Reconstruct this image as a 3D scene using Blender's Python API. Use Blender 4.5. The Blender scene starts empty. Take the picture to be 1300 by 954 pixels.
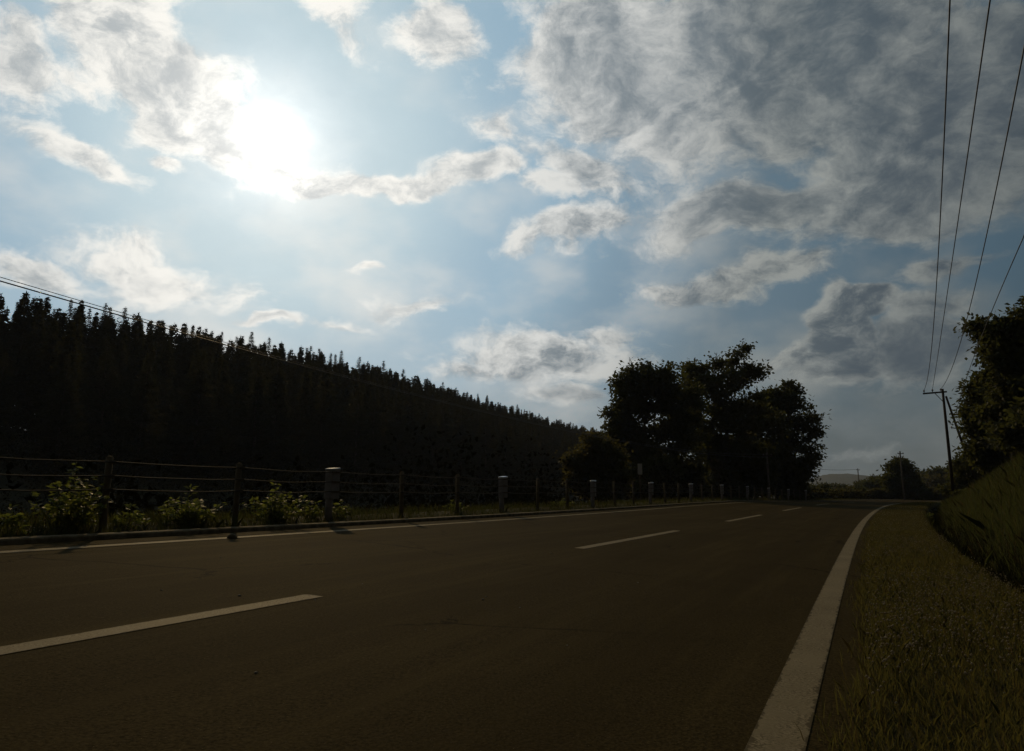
import bpy, math, random
import numpy as np
from mathutils import Vector, Matrix
S = bpy.context.scene
C = S.collection
R = math.radians
rng = np.random.default_rng(7)
random.seed(7)

# ------------------------------------------------------------------ camera
FOC, HY, H = 1011.0, 632.76, 0.85           # focal length in photo pixels, horizon row, eye height
PIT = math.atan((HY - 432) / FOC)
cam = bpy.data.cameras.new('camera'); cam_o = bpy.data.objects.new('camera', cam); C.objects.link(cam_o)
cam.sensor_width = 36; cam.lens = 36 * FOC / 1300; cam.shift_y = -45 / 1300
cam.clip_start = 0.05; cam.clip_end = 20000
cam_o.location = (0, 0, H); cam_o.rotation_euler = (R(90) + PIT, 0, 0)
S.camera = cam_o

def ray(px, py):                             # world direction of a photo pixel, scaled so that y = 1
    u, v = px - 650, 432 - py
    y = FOC * math.cos(PIT) - v * math.sin(PIT); z = FOC * math.sin(PIT) + v * math.cos(PIT)
    return u / y, z / y
def azel(px, py):
    a, z = ray(px, py)
    return math.atan2(a, 1), math.atan2(z, math.hypot(a, 1))

# ------------------------------------------------------------------ light
SUN_AZ, SUN_EL = azel(342, 178)
sd = Vector((math.sin(SUN_AZ) * math.cos(SUN_EL), math.cos(SUN_AZ) * math.cos(SUN_EL), math.sin(SUN_EL)))
sl = bpy.data.lights.new('sun', 'SUN'); so = bpy.data.objects.new('sun', sl); C.objects.link(so)
sl.energy = 3.6; sl.angle = R(1.2); sl.color = (1.0, 0.70, 0.33)
so.rotation_euler = sd.to_track_quat('Z', 'Y').to_euler(); so.location = (0, 0, 60)
S.view_settings.view_transform = 'Standard'; S.view_settings.look = 'None'
S.view_settings.exposure = -1.5; S.view_settings.gamma = 1.0
S.cycles.max_bounces = 3; S.cycles.diffuse_bounces = 2; S.cycles.glossy_bounces = 1; S.cycles.transmission_bounces = 2; S.cycles.transparent_max_bounces = 4
S.cycles.use_adaptive_sampling = True; S.cycles.adaptive_threshold = .025; S.cycles.caustics_reflective = False; S.cycles.caustics_refractive = False
SKY = 0.1

class NB:
    """small helper to write node maths"""
    def __init__(s, nt): s.nt = nt
    def n(s, t, **k):
        o = s.nt.nodes.new(t)
        for a, b in k.items(): setattr(o, a, b)
        return o
    def l(s, a, b):
        if isinstance(a, (int, float)): b.default_value = a
        elif isinstance(a, (tuple, list)): b.default_value = a
        else: s.nt.links.new(a, b)
    def m(s, op, a, b=0.0, c=None, clamp=False):
        o = s.n('ShaderNodeMath', operation=op, use_clamp=clamp); s.l(a, o.inputs[0]); s.l(b, o.inputs[1])
        if c is not None: s.l(c, o.inputs[2])
        return o.outputs[0]
    def vm(s, op, a, b=(0, 0, 0)):
        o = s.n('ShaderNodeVectorMath', operation=op); s.l(a, o.inputs[0]); s.l(b, o.inputs[1])
        return o.outputs['Value'] if op in ('DOT_PRODUCT', 'LENGTH') else o.outputs[0]
    def xyz(s, a, b, c=0.0):
        o = s.n('ShaderNodeCombineXYZ')
        for i, v in enumerate((a, b, c)): s.l(v, o.inputs[i])
        return o.outputs[0]
    def noise(s, v, scale, detail=5.0, rough=.55, dist=0.0):
        o = s.n('ShaderNodeTexNoise'); s.l(v, o.inputs['Vector'])
        for k, x in (('Scale', scale), ('Detail', detail), ('Roughness', rough), ('Distortion', dist)): o.inputs[k].default_value = x
        return o.outputs['Fac']
    def mix(s, f, a, b, mode='MIX', clamp=False):
        o = s.n('ShaderNodeMix', data_type='RGBA', blend_type=mode, clamp_factor=True)
        s.l(f, o.inputs[0])
        for v, i in ((a, 6), (b, 7)):
            s.l(tuple(v) + (1,) if isinstance(v, (tuple, list)) and len(v) == 3 else v, o.inputs[i])
        return o.outputs[2]
    def ss(s, v, a, b, lo=0.0, hi=1.0):
        o = s.n('ShaderNodeMapRange', interpolation_type='SMOOTHSTEP'); s.l(v, o.inputs[0])
        for i, x in ((1, a), (2, b), (3, lo), (4, hi)): o.inputs[i].default_value = x
        return o.outputs[0]
    def ramp(s, f, stops, interp='EASE'):
        o = s.n('ShaderNodeValToRGB'); s.l(f, o.inputs[0]); cr = o.color_ramp; cr.interpolation = interp
        while len(cr.elements) < len(stops): cr.elements.new(0.5)
        for e, (p, c) in zip(cr.elements, stops): e.position = p; e.color = tuple(c) + (1,)
        return o.outputs[0]

def build_world():
    w = bpy.data.worlds.new('World'); S.world = w; w.use_nodes = True
    w.cycles.sampling_method = 'MANUAL'; w.cycles.sample_map_resolution = 256
    nt = w.node_tree; nt.nodes.clear(); b = NB(nt)
    sky = b.n('ShaderNodeTexSky', sky_type='NISHITA', sun_disc=False)
    sky.sun_elevation = SUN_EL; sky.sun_rotation = SUN_AZ
    sky.air_density = 1.0; sky.dust_density = 2.5; sky.ozone_density = 1.2; sky.altitude = 200
    d = b.n('ShaderNodeTexCoord').outputs['Generated']
    d = b.vm('NORMALIZE', d)
    sx = b.n('ShaderNodeSeparateXYZ'); b.l(d, sx.inputs[0]); x, y, z = sx.outputs
    az = b.m('ARCTAN2', x, y)
    el = b.m('ARCSINE', b.m('MAXIMUM', z, -0.02))
    ca = b.vm('DOT_PRODUCT', d, tuple(sd))
    th = b.m('ARCCOSINE', b.m('MINIMUM', ca, 0.999999))          # angle from the sun, radians
    thn = b.m('DIVIDE', th, R(90), clamp=True)
    p = b.xyz(az, b.m('MULTIPLY', el, 1.55))
    # slow domain warp so that the cloud masses get ragged outlines
    wa = b.n('ShaderNodeTexNoise'); b.l(p, wa.inputs['Vector']); wa.inputs['Scale'].default_value = 6.5; wa.inputs['Detail'].default_value = 5
    off = b.vm('SUBTRACT', wa.outputs['Color'], (.5, .5, .5))
    def scaled(v, k):
        o = b.n('ShaderNodeVectorMath', operation='SCALE'); b.l(v, o.inputs[0]); o.inputs['Scale'].default_value = k; return o.outputs[0]
    pw = b.vm('ADD', p, scaled(off, .10))
    tosun = b.vm('SUBTRACT', (SUN_AZ, SUN_EL * 1.55, 0), p)
    dirs = b.vm('NORMALIZE', tosun)
    def fbm(v): return b.noise(v, 9.5, 9.0, .66, 0.0)
    n0 = fbm(pw)
    n1 = fbm(b.vm('ADD', pw, scaled(dirs, .024)))
    pe = b.vm('ADD', b.xyz(az, el), scaled(off, .11))
    se = b.n('ShaderNodeSeparateXYZ'); b.l(pe, se.inputs[0]); wx, wy = se.outputs[0], se.outputs[1]
    def blob(cx, cy, rx, ry, ang, k):
        a0, e0 = azel(cx, cy); rx /= FOC; ry /= FOC; c, s_ = math.cos(R(ang)), math.sin(R(ang))
        dx = b.m('SUBTRACT', wx, a0); dy = b.m('SUBTRACT', wy, e0)
        u = b.m('ADD', b.m('MULTIPLY', dx, c / rx), b.m('MULTIPLY', dy, s_ / rx))
        v = b.m('ADD', b.m('MULTIPLY', dx, -s_ / ry), b.m('MULTIPLY', dy, c / ry))
        q = b.m('ADD', b.m('MULTIPLY', u, u), b.m('MULTIPLY', v, v))
        return b.m('MULTIPLY', b.m('EXPONENT', b.m('MULTIPLY', q, -1.0)), k)
    def total(bl):
        t = None
        for a in bl:
            q = blob(*a); t = q if t is None else b.m('MAXIMUM', t, q)
        return t
    puffs = total(PUFFS)
    heavy = total(HEAVY)
    behind = b.ss(y, .55, .2, 0, .55)                             # broken cover over the part of the sky behind the camera
    mass = b.m('MAXIMUM', b.m('MAXIMUM', puffs, heavy), behind)
    dens = b.m('ADD', b.m('MULTIPLY', b.m('SUBTRACT', n0, .5), b.m('SUBTRACT', 2.9, b.m('MULTIPLY', heavy, .8))), b.m('MULTIPLY', b.m('SUBTRACT', mass, .36), 1.9))
    alpha = b.ss(dens, -.30, .46)
    lit = b.m('ADD', b.m('MULTIPLY', b.m('SUBTRACT', n0, n1), b.m('SUBTRACT', 5.2, b.m('MULTIPLY', heavy, 2.6))), .76)
    lit = b.m('SUBTRACT', lit, b.m('MULTIPLY', b.ss(dens, .15, 1.1), .42))
    lit = b.m('SUBTRACT', lit, b.m('MULTIPLY', heavy, .30))
    lit = b.ss(lit, -.30, 1.2)
    # clear air: the sky texture, shaped by the distance from the sun (forward scattering)
    k = 2.83 / SKY
    clear = b.mix(.90, b.mix(1.0, sky.outputs[0], (1.1, 1.1, 1.1), 'MULTIPLY'),
                  b.mix(1.0, b.ramp(thn, CLEAR), (k, k, k), 'MULTIPLY'))
    veil = b.m('MULTIPLY', b.ss(el, .26, .02), b.m('ADD', .35, b.m('MULTIPLY', n0, .9)), clamp=True)
    clear = b.mix(b.m('MULTIPLY', veil, .75), clear, b.mix(1.0, b.ramp(thn, VEIL), (k, k, k), 'MULTIPLY'))
    lc = b.ramp(thn, LIT)
    cir = b.m('MULTIPLY', b.ss(wa.outputs['Fac'], .42, .68), b.ss(el, .55, .10, .22, .68))     # thin high cirrus
    clear = b.mix(cir, clear, b.mix(1.0, lc, (.9 * k, .9 * k, .9 * k), 'MULTIPLY'))
    cl = b.mix(lit, b.ramp(thn, SHADE), lc)
    cl = b.mix(1.0, cl, (k, k, k), 'MULTIPLY')
    col = b.mix(b.m('MULTIPLY', alpha, .94), clear, cl)
    # the sun itself burns through thin cloud: a small bright core and an uneven aureole carried by the cloud texture
    tn = b.m('DIVIDE', th, b.m('ADD', .22, b.m('MULTIPLY', n0, 1.56)))
    g1 = b.m('MULTIPLY', b.m('EXPONENT', b.m('MULTIPLY', b.m('POWER', b.m('DIVIDE', tn, R(1.5)), 2.0), -1.0)), 1.0 * k)
    g2 = b.m('MULTIPLY', b.m('EXPONENT', b.m('DIVIDE', tn, -R(2.6))), .56 * k)
    glow = b.m('ADD', g1, g2)
    gl = b.mix(1.0, b.xyz(glow, glow, glow), (1.0, .96, .88), 'MULTIPLY')
    col = b.mix(1.0, col, gl, 'ADD')
    bg = b.n('ShaderNodeBackground'); b.l(col, bg.inputs[0]); bg.inputs[1].default_value = SKY
    out = b.n('ShaderNodeOutputWorld'); nt.links.new(bg.outputs[0], out.inputs[0])

# cloud masses: photo pixel of the middle, half sizes in pixels, tilt, weight
PUFFS = [(150, 50, 100, 62, -25, 1.05), (230, 130, 85, 60, -35, 1.1), (290, 185, 70, 40, -15, 1.0), (210, 212, 34, 15, -10, .75), (20, 70, 42, 45, 0, .7), (100, 195, 75, 20, -18, .72),
         (390, 222, 130, 18, 0, 1.05), (510, 228, 110, 15, -2, .95), (610, 222, 70, 24, -6, .9), (690, 245, 50, 22, -10, .72), (425, 15, 60, 34, -25, .72), (560, 40, 60, 50, -40, .8), (640, 170, 26, 40, -60, .5),
         (735, 290, 95, 24, 5, .78), (670, 300, 40, 20, 0, .6), (475, 338, 26, 8, 0, .6), (930, 352, 115, 24, 4, .85), (855, 362, 50, 14, 0, .7), (690, 452, 125, 36, 0, .82), (600, 470, 60, 22, 0, .7), (760, 430, 50, 18, 0, .66),
         (1070, 432, 24, 50, 12, 2.2), (1092, 398, 42, 17, 0, 1.8), (1060, 470, 34, 16, 0, 1.3), (1020, 460, 36, 20, 10, .8), (1185, 400, 70, 18, 0, .72), (1200, 352, 65, 18, 10, .72),
         (40, 345, 60, 24, -5, .8), (200, 345, 150, 30, -6, .6), (420, 405, 60, 10, 0, .5), (540, 390, 70, 16, 0, .52), (90, 110, 60, 12, -20, .4)]
HEAVY = [(800, 100, 200, 110, -28, .85), (1010, 60, 240, 130, 0, .98), (1180, 130, 190, 110, 0, .98), (960, 255, 170, 38, 6, .92), (1160, 240, 160, 60, 0, .9), (740, 215, 110, 40, -15, .62),
         (1160, 455, 75, 36, 0, 1.35), (335, 402, 40, 8, 0, .75), (720, 500, 70, 20, -10, .75), (1080, 562, 60, 10, 3, .5)]
CLEAR = [(0.0, (.64, .77, .84)), (.09, (.47, .63, .71)), (.2, (.30, .46, .58)), (.3, (.18, .29, .38)), (.38, (.105, .17, .22)), (.5, (.065, .115, .155)), (.6, (.045, .085, .115)), (1.0, (.02, .03, .035))]
VEIL = [(0.0, (.8, .79, .74)), (.2, (.50, .55, .56)), (.35, (.22, .26, .27)), (.5, (.10, .106, .095)), (.7, (.07, .068, .056)), (1.0, (.025, .023, .018))]
LIT = [(0.0, (1.25, 1.22, 1.14)), (.10, (1.0, .97, .90)), (.25, (.73, .73, .70)), (.4, (.31, .325, .308)), (.55, (.175, .192, .188)), (1.0, (.05, .045, .036))]
SHADE = [(0.0, (.66, .67, .66)), (.13, (.47, .50, .51)), (.27, (.19, .225, .25)), (.4, (.088, .112, .130)), (.5, (.064, .083, .100)), (.6, (.044, .056, .066)), (1.0, (.022, .021, .017))]
build_world()

# ------------------------------------------------------------------ helpers
def tag(o, label=None, cat=None, group=None, kind=None):
    for k, v in (('label', label), ('category', cat), ('group', group), ('kind', kind)):
        if v: o[k] = v
    return o
def empty(name, loc, label=None, cat=None, group=None):
    o = bpy.data.objects.new(name, None); C.objects.link(o); o.location = loc; o.empty_display_size = .3
    return tag(o, label, cat, group)
def mesh_np(name, V, F, mats, mi=None, smooth=False):
    V = np.asarray(V, np.float32).reshape(-1, 3); me = bpy.data.meshes.new(name)
    if isinstance(F, np.ndarray):
        k = F.shape[1]; nf = len(F); loops = F.ravel().astype(np.int32)
        me.vertices.add(len(V)); me.vertices.foreach_set('co', V.ravel())
        me.loops.add(len(loops)); me.loops.foreach_set('vertex_index', loops)
        me.polygons.add(nf); me.polygons.foreach_set('loop_start', np.arange(nf, dtype=np.int32) * k)
        me.update(calc_edges=True)
    else:
        me.from_pydata([tuple(v) for v in V.tolist()], [], F)
    for m in (mats if isinstance(mats, (list, tuple)) else [mats]): me.materials.append(m)
    if mi is not None: me.polygons.foreach_set('material_index', np.asarray(mi, np.int32))
    if smooth: me.polygons.foreach_set('use_smooth', np.ones(len(me.polygons), bool))
    me.validate(); me.update()
    return me
def link(name, me, parent=None):
    o = bpy.data.objects.new(name, me); C.objects.link(o)
    if parent: o.parent = parent
    return o
class MB:
    """collects solids into one mesh"""
    def __init__(s): s.v = []; s.f = []
    def add(s, V, F):
        k = len(s.v); s.v += [tuple(map(float, v)) for v in V]; s.f += [tuple(i + k for i in f) for f in F]; return s
    def tube(s, pts, rad, n=8, cap=True):
        pts = [Vector(q) for q in pts]; rad = list(rad) if hasattr(rad, '__len__') else [rad] * len(pts)
        V = []; F = []; up = None
        for i, q in enumerate(pts):
            d = (pts[min(i + 1, len(pts) - 1)] - pts[max(i - 1, 0)]).normalized()
            if up is None: up = Vector((1, 0, 0)) if abs(d.x) < .8 else Vector((0, 1, 0))
            a = d.cross(up).normalized(); up = a.cross(d).normalized()
            for j in range(n):
                t = 2 * math.pi * j / n; V.append(q + (a * math.cos(t) + up * math.sin(t)) * rad[i])
        for i in range(len(pts) - 1):
            for j in range(n): F.append((i * n + j, i * n + (j + 1) % n, (i + 1) * n + (j + 1) % n, (i + 1) * n + j))
        if cap: F += [tuple(range(n))[::-1], tuple((len(pts) - 1) * n + j for j in range(n))]
        return s.add(V, F)
    def box(s, c, size, M=None, bev=0.0):
        hx, hy, hz = [q / 2 for q in size]; c = Vector(c)
        if bev <= 0:
            V = [Vector((a * hx, b_ * hy, e * hz)) for a in (-1, 1) for b_ in (-1, 1) for e in (-1, 1)]
            F = [(0, 1, 3, 2), (4, 6, 7, 5), (0, 4, 5, 1), (2, 3, 7, 6), (0, 2, 6, 4), (1, 5, 7, 3)]
        else:                                            # eight-sided plan with chamfered top and bottom
            def ring(z, ins):
                x, y = hx - ins, hy - ins
                return [Vector(q) for q in ((-x + bev, -y, z), (x - bev, -y, z), (x, -y + bev, z), (x, y - bev, z), (x - bev, y, z), (-x + bev, y, z), (-x, y - bev, z), (-x, -y + bev, z))]
            V = ring(-hz, bev * .6) + ring(-hz + bev, 0) + ring(hz - bev, 0) + ring(hz, bev * .6)
            F = [tuple(range(7, -1, -1)), tuple(range(24, 32))]
            for i in range(3):
                for j in range(8): F.append((i * 8 + j, i * 8 + (j + 1) % 8, (i + 1) * 8 + (j + 1) % 8, (i + 1) * 8 + j))
        V = [(M @ v if M else v) + c for v in V]
        return s.add(V, F)
    def build(s, name, mat, parent=None, smooth=False):
        return link(name, mesh_np(name, s.v, s.f, mat, smooth=smooth), parent)
    def mesh(s, name, mat, smooth=False): return mesh_np(name, s.v, s.f, mat, smooth=smooth)

# ------------------------------------------------------------------ materials
def mat(name, col, rough=.8, spec=.3, var=None, scale=4.0, bump=0.0, bscale=60.0, metal=0.0, transl=None, coords='Object', detail=5):
    m = bpy.data.materials.new(name); m.use_nodes = True; nt = m.node_tree; nt.nodes.clear(); b = NB(nt)
    pr = b.n('ShaderNodeBsdfPrincipled'); out = b.n('ShaderNodeOutputMaterial')
    pr.inputs['Roughness'].default_value = rough; pr.inputs['Specular IOR Level'].default_value = spec; pr.inputs['Metallic'].default_value = metal
    co = b.n('ShaderNodeTexCoord').outputs[coords]
    c = col + (1,)
    if var:
        f = b.ss(b.noise(co, scale, detail), .32, .68); c = b.mix(f, col, var)
    b.l(c, pr.inputs['Base Color'])
    if bump:
        bp = b.n('ShaderNodeBump'); bp.inputs['Strength'].default_value = bump; bp.inputs['Distance'].default_value = .02
        b.l(b.noise(co, bscale, 4), bp.inputs['Height']); nt.links.new(bp.outputs[0], pr.inputs['Normal'])
    sh = pr.outputs[0]
    if transl:
        tr = b.n('ShaderNodeBsdfTranslucent'); b.l(transl + (1,), tr.inputs[0])
        mx = b.n('ShaderNodeMixShader'); mx.inputs[0].default_value = .5
        nt.links.new(sh, mx.inputs[1]); nt.links.new(tr.outputs[0], mx.inputs[2]); sh = mx.outputs[0]
    nt.links.new(sh, out.inputs[0])
    return m, b, pr, co

M = {}
def asphalt():
    m, b, pr, co = mat('asphalt', (.05, .042, .03), .84, .006)
    uv = b.n('ShaderNodeUVMap', uv_map='across_along').outputs[0]; su = b.n('ShaderNodeSeparateXYZ'); b.l(uv, su.inputs[0]); u, v = su.outputs[0], su.outputs[1]
    fine = b.noise(co, 60, 6, .78); big = b.noise(co, .55, 5, .6, .3); mid = b.noise(co, 6, 4, .6)
    long_ = b.noise(b.xyz(b.m('MULTIPLY', u, 2.2), b.m('MULTIPLY', v, .12)), 1.6, 6, .65)
    c = b.mix(b.ss(fine, .36, .64), (.021, .0152, .0050), (.066, .049, .0187))
    c = b.mix(b.m('MULTIPLY', b.ss(big, .38, .68), .45), c, (.028, .0205, .0072))
    c = b.mix(b.m('MULTIPLY', b.ss(long_, .45, .7), .5), c, (.068, .051, .019))
    track = None                                                          # four tyre-polished wheel paths
    for w in (.85, 2.5, 4.35, 6.2):
        q = b.m('EXPONENT', b.m('MULTIPLY', b.m('POWER', b.m('DIVIDE', b.m('ADD', b.m('SUBTRACT', u, w), b.m('MULTIPLY', b.m('SUBTRACT', mid, .5), .25)), .34), 2.0), -1.0))
        track = q if track is None else b.m('ADD', track, q)
    c = b.mix(b.m('MULTIPLY', track, .33), c, (.026, .0185, .0065))
    vor = b.n('ShaderNodeTexVoronoi'); b.l(co, vor.inputs['Vector']); vor.inputs['Scale'].default_value = 70
    chip = b.m('MULTIPLY', b.ss(vor.outputs['Distance'], .20, .08), b.ss(b.noise(co, 25, 2), .55, .66))
    c = b.mix(b.m('MULTIPLY', chip, .6), c, (.22, .17, .10))
    wv = b.vm('ADD', co, b.vm('MULTIPLY', b.xyz(mid, big, 0.0), (.5, .5, 0)))
    cr = b.n('ShaderNodeTexVoronoi', feature='DISTANCE_TO_EDGE'); b.l(wv, cr.inputs['Vector']); cr.inputs['Scale'].default_value = .32
    crack = b.m('MULTIPLY', b.ss(cr.outputs['Distance'], .009, .003), b.ss(b.noise(co, .35, 3), .48, .58))
    c = b.mix(b.m('MULTIPLY', crack, .75), c, (.010, .007, .003))
    b.l(c, pr.inputs['Base Color'])
    bp = b.n('ShaderNodeBump'); bp.inputs['Strength'].default_value = .5; bp.inputs['Distance'].default_value = .008
    b.l(b.m('ADD', fine, b.m('MULTIPLY', vor.outputs['Distance'], .8)), bp.inputs['Height']); b.nt.links.new(bp.outputs[0], pr.inputs['Normal'])
    return m
def paint():
    m, b, pr, co = mat('road_paint', (.5, .46, .37), .75, .03)
    uv = b.n('ShaderNodeUVMap', uv_map='across_along').outputs[0]; su = b.n('ShaderNodeSeparateXYZ'); b.l(uv, su.inputs[0]); u = su.outputs[0]
    fine = b.noise(co, 70, 5, .75); mid = b.noise(co, 9, 5, .7); big = b.noise(co, 1.1, 4, .6)
    e = b.m('MULTIPLY', b.m('ABSOLUTE', b.m('SUBTRACT', u, .5)), 2.0)
    edge = b.ss(b.m('ADD', e, b.m('MULTIPLY', b.m('SUBTRACT', mid, .5), 1.1)), .86, .98)
    wear = b.m('MULTIPLY', b.ss(fine, .42, .6), b.ss(b.m('ADD', b.m('MULTIPLY', mid, .6), b.m('MULTIPLY', big, .4)), .38, .6))
    wear = b.m('MAXIMUM', wear, edge)
    c = b.mix(b.ss(mid, .3, .7), (.175, .143, .083), (.26, .215, .132))
    c = b.mix(b.m('MULTIPLY', wear, .85), c, (.048, .036, .014))
    b.l(c, pr.inputs['Base Color'])
    bp = b.n('ShaderNodeBump'); bp.inputs['Strength'].default_value = .6; bp.inputs['Distance'].default_value = .005
    b.l(fine, bp.inputs['Height']); b.nt.links.new(bp.outputs[0], pr.inputs['Normal'])
    return m
M['asphalt'] = asphalt(); M['paint'] = paint()
M['kerb'] = mat('kerb_concrete', (.17, .14, .09), .9, .03, (.085, .07, .04), 7, .4, 70)[0]
M['soil'] = mat('soil_and_turf', (.026, .022, .010), .95, .05, (.036, .027, .013), 1.3, .6, 25)[0]
M['verge'] = mat('verge_turf', (.030, .026, .010), .95, .05, (.042, .034, .014), 2.5, .6, 40)[0]
M['forest_floor'] = mat('forest_floor', (.022, .020, .010), .95, .1, (.032, .032, .014), .4, .5, 3)[0]
M['far_hill'] = mat('wooded_mountain', (.035, .045, .028), .95, .1, (.05, .055, .03), .004)[0]
M['grass_a'] = mat('grass_blade_green', (.062, .066, .024), .8, .1, (.084, .076, .028), 1.6, transl=(.11, .10, .026))[0]
M['grass_b'] = mat('grass_blade_straw', (.11, .085, .035), .8, .1, (.08, .065, .025), .8, transl=(.08, .062, .022))[0]
M['grass_d'] = mat('fence_side_grass', (.045, .052, .017), .8, .1, (.060, .060, .020), .8, transl=(.055, .06, .014))[0]
M['grass_c'] = mat('bank_grass', (.050, .060, .020), .8, .1, (.068, .070, .025), .5, transl=(.07, .08, .02))[0]
M['flower'] = mat('clover_flower', (.46, .41, .30), .9, .1, (.34, .29, .20), 6, transl=(.36, .31, .21))[0]
M['yellow_flower'] = mat('yellow_flower', (.50, .38, .06), .8, .2, transl=(.5, .4, .05))[0]
M['weed_leaf'] = mat('weed_leaf', (.050, .068, .018), .6, .2, (.075, .080, .022), 3, transl=(.18, .20, .035))[0]
M['leaf'] = mat('broad_leaf', (.040, .046, .016), .7, .15, (.065, .065, .024), .9, transl=(.07, .075, .02))[0]
M['leaf_b'] = mat('broad_leaf_olive', (.042, .042, .015), .7, .2, (.062, .054, .020), .9, transl=(.09, .08, .022))[0]
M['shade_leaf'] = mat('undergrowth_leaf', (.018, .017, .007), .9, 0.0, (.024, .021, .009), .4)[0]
M['needle'] = mat('conifer_needles', (.026, .028, .012), .8, .1, (.040, .036, .016), .5, transl=(.03, .03, .010))[0]
M['bark'] = mat('bark', (.07, .055, .04), .9, .2, (.035, .028, .02), 7, .6, 30)[0]
M['pale_bark'] = mat('pale_bark', (.16, .14, .11), .9, .2, (.07, .06, .045), 5, .5, 30)[0]
M['post'] = mat('grey_painted_steel', (.22, .205, .20), .6, .15, (.16, .148, .14), 5, .15, 40)[0]
M['post_b'] = mat('brown_painted_steel', (.11, .09, .055), .8, .05, (.08, .065, .04), 8, .15, 40)[0]
M['cap'] = mat('galvanised_cap', (.55, .55, .54), .28, .5, (.4, .4, .4), 20, metal=.85)[0]
M['cable'] = mat('steel_cable', (.05, .043, .033), .8, .1, (.035, .03, .02), 20)[0]
M['wire'] = mat('black_wire', (.02, .02, .02), .6, .3, (.03, .03, .03), 3)[0]
M['pole_wood'] = mat('weathered_pole_wood', (.055, .04, .03), .85, .2, (.03, .022, .016), 9, .4, 40)[0]
M['pole_concrete'] = mat('pole_concrete', (.13, .115, .09), .85, .1, (.09, .08, .06), 5, .3, 40)[0]
M['insulator'] = mat('porcelain', (.20, .18, .16), .25, .5, (.16, .14, .12), 5)[0]
M['sign_plate'] = mat('sign_plate', (.42, .42, .40), .4, .4, (.36, .36, .35), 6)[0]
M['stone'] = mat('pebble', (.22, .20, .16), .85, .3, (.12, .11, .09), 30, .3, 80)[0]

# ------------------------------------------------------------------ road line and terrain
A0, A1, A2, A3 = -.377, .432, .00023, 9.7e-6
LANE, LEFT_LINE, KERB, FENCE = 3.37, 7.30, 8.00, 8.44
def path(t):
    t = np.asarray(t, float); tc = np.clip(t, -25, 150)
    X = A0 + A1 * tc + A2 * tc**2 + A3 * tc**3; dX = A1 + 2 * A2 * tc + 3 * A3 * tc**2
    return X + (t - tc) * dX, dX
def pxy(t, n):
    X, dX = path(t); L = np.sqrt(1 + dX**2)
    return X - n / L, np.asarray(t, float) + n * dX / L
def sstep(v, a, b):
    q = np.clip((np.asarray(v, float) - a) / (b - a), 0, 1); return q * q * (3 - 2 * q)
def zlong(t):
    t = np.asarray(t, float); tc = np.clip(t, 0, None)
    up = -.0018 * tc + .000205 * tc**2
    z = np.where(tc < 42, up, .286 + .22 * (1 - np.exp(-(tc - 42) / 14.)))
    return z - .00022 * np.clip(tc - 100, 0, 120)**2
def bank(t): return .0469 * (1 - .72 * sstep(t, 32, 72))
def zroad(t, n): return zlong(t) + bank(t) * np.clip(n, -.6, 9.0)
RA, RB = np.array((-62., 97.)), np.array((29., 268.)); RD = (RB - RA) / np.linalg.norm(RB - RA)
def ridge_e(x, y): return (x - RA[0]) * RD[1] - (y - RA[1]) * RD[0]      # metres this side of the wooded ridge
def ditch_n(t): return -1.72 - .018 * np.clip(np.asarray(t, float) - 12, 0, 40)
def vnoise(x, y, s, seed=0):
    return (np.sin(x * s + seed) * np.cos(y * s * 1.13 + 1.7 * seed) + .5 * np.sin(x * s * 2.3 - y * s * 1.9 + seed * 2.1) + .25 * np.cos(x * s * 4.7 + y * s * 3.9 + seed)) / 1.75
def ground(t, n):
    t = np.asarray(t, float); n = np.asarray(n, float); x, y = pxy(t, n)
    z = zroad(t, n)
    left = np.clip(n - 9.2, 0, None)
    z = z - 4.2 * sstep(left, 0, 15) + .10 * sstep(n, 8.2, 8.6) * (1 - sstep(n, 9, 11))
    e = ridge_e(x, y)
    hill = 12.5 * (1 - sstep(e, 0, 68)) * np.where(e < 0, 1 - .75 * sstep(-e, 4, 45), 1)
    z = z + hill * sstep(n, 16, 34)
    d = ditch_n(t); q = n - d                                           # right: ditch, then the cut slope
    z = z - .55 * np.exp(-((q + .34) / .30)**2)
    rise = 1.05 - .78 * sstep(t, 30, 58)
    up = np.clip(-q - .6, 0, None)
    top = 5.6 - 3.4 * sstep(t, 40, 75)
    h = top * (1 - np.exp(-(up * rise / top)**1.15)) * (1 - .8 * sstep(t, 100, 150))
    z = z + h + np.where(up > 0, .12 * vnoise(x, y, 1.3, 1) * np.clip(up, 0, 1), 0)
    z = z + np.where(n > 9.5, .25 * vnoise(x, y, .35, 2) * np.clip((n - 9.5) / 6, 0, 1), 0)
    return z
def gpt(t, n, dz=0.0):
    x, y = pxy(t, n); return Vector((float(x), float(y), float(ground(t, n)) + dz))
_tt = np.linspace(-25, 260, 60000)
def t_at(px, n):                                                        # where the strip n is seen at photo column px
    x, y = pxy(_tt, n); z = zlong(_tt); ok = y > 1
    fw = y * math.cos(PIT) + (z - H) * math.sin(PIT)
    u = np.where(ok, 650 + FOC * x / np.where(ok, fw, 1), -1e5)
    return float(_tt[np.argmin(abs(u - px))])
def tn_of(x, y):
    t = float(y)
    for _ in range(40):
        X, dX = path(t); t = t - .5 * ((t - y) + (float(X) - x) * float(dX)) / (1 + float(dX)**2)
    X, dX = path(t); L = math.sqrt(1 + float(dX)**2)
    n = (-(x - float(X)) + (y - t) * float(dX)) / L
    return t, n
def gz(x, y): return float(ground(*tn_of(x, y)))

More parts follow.
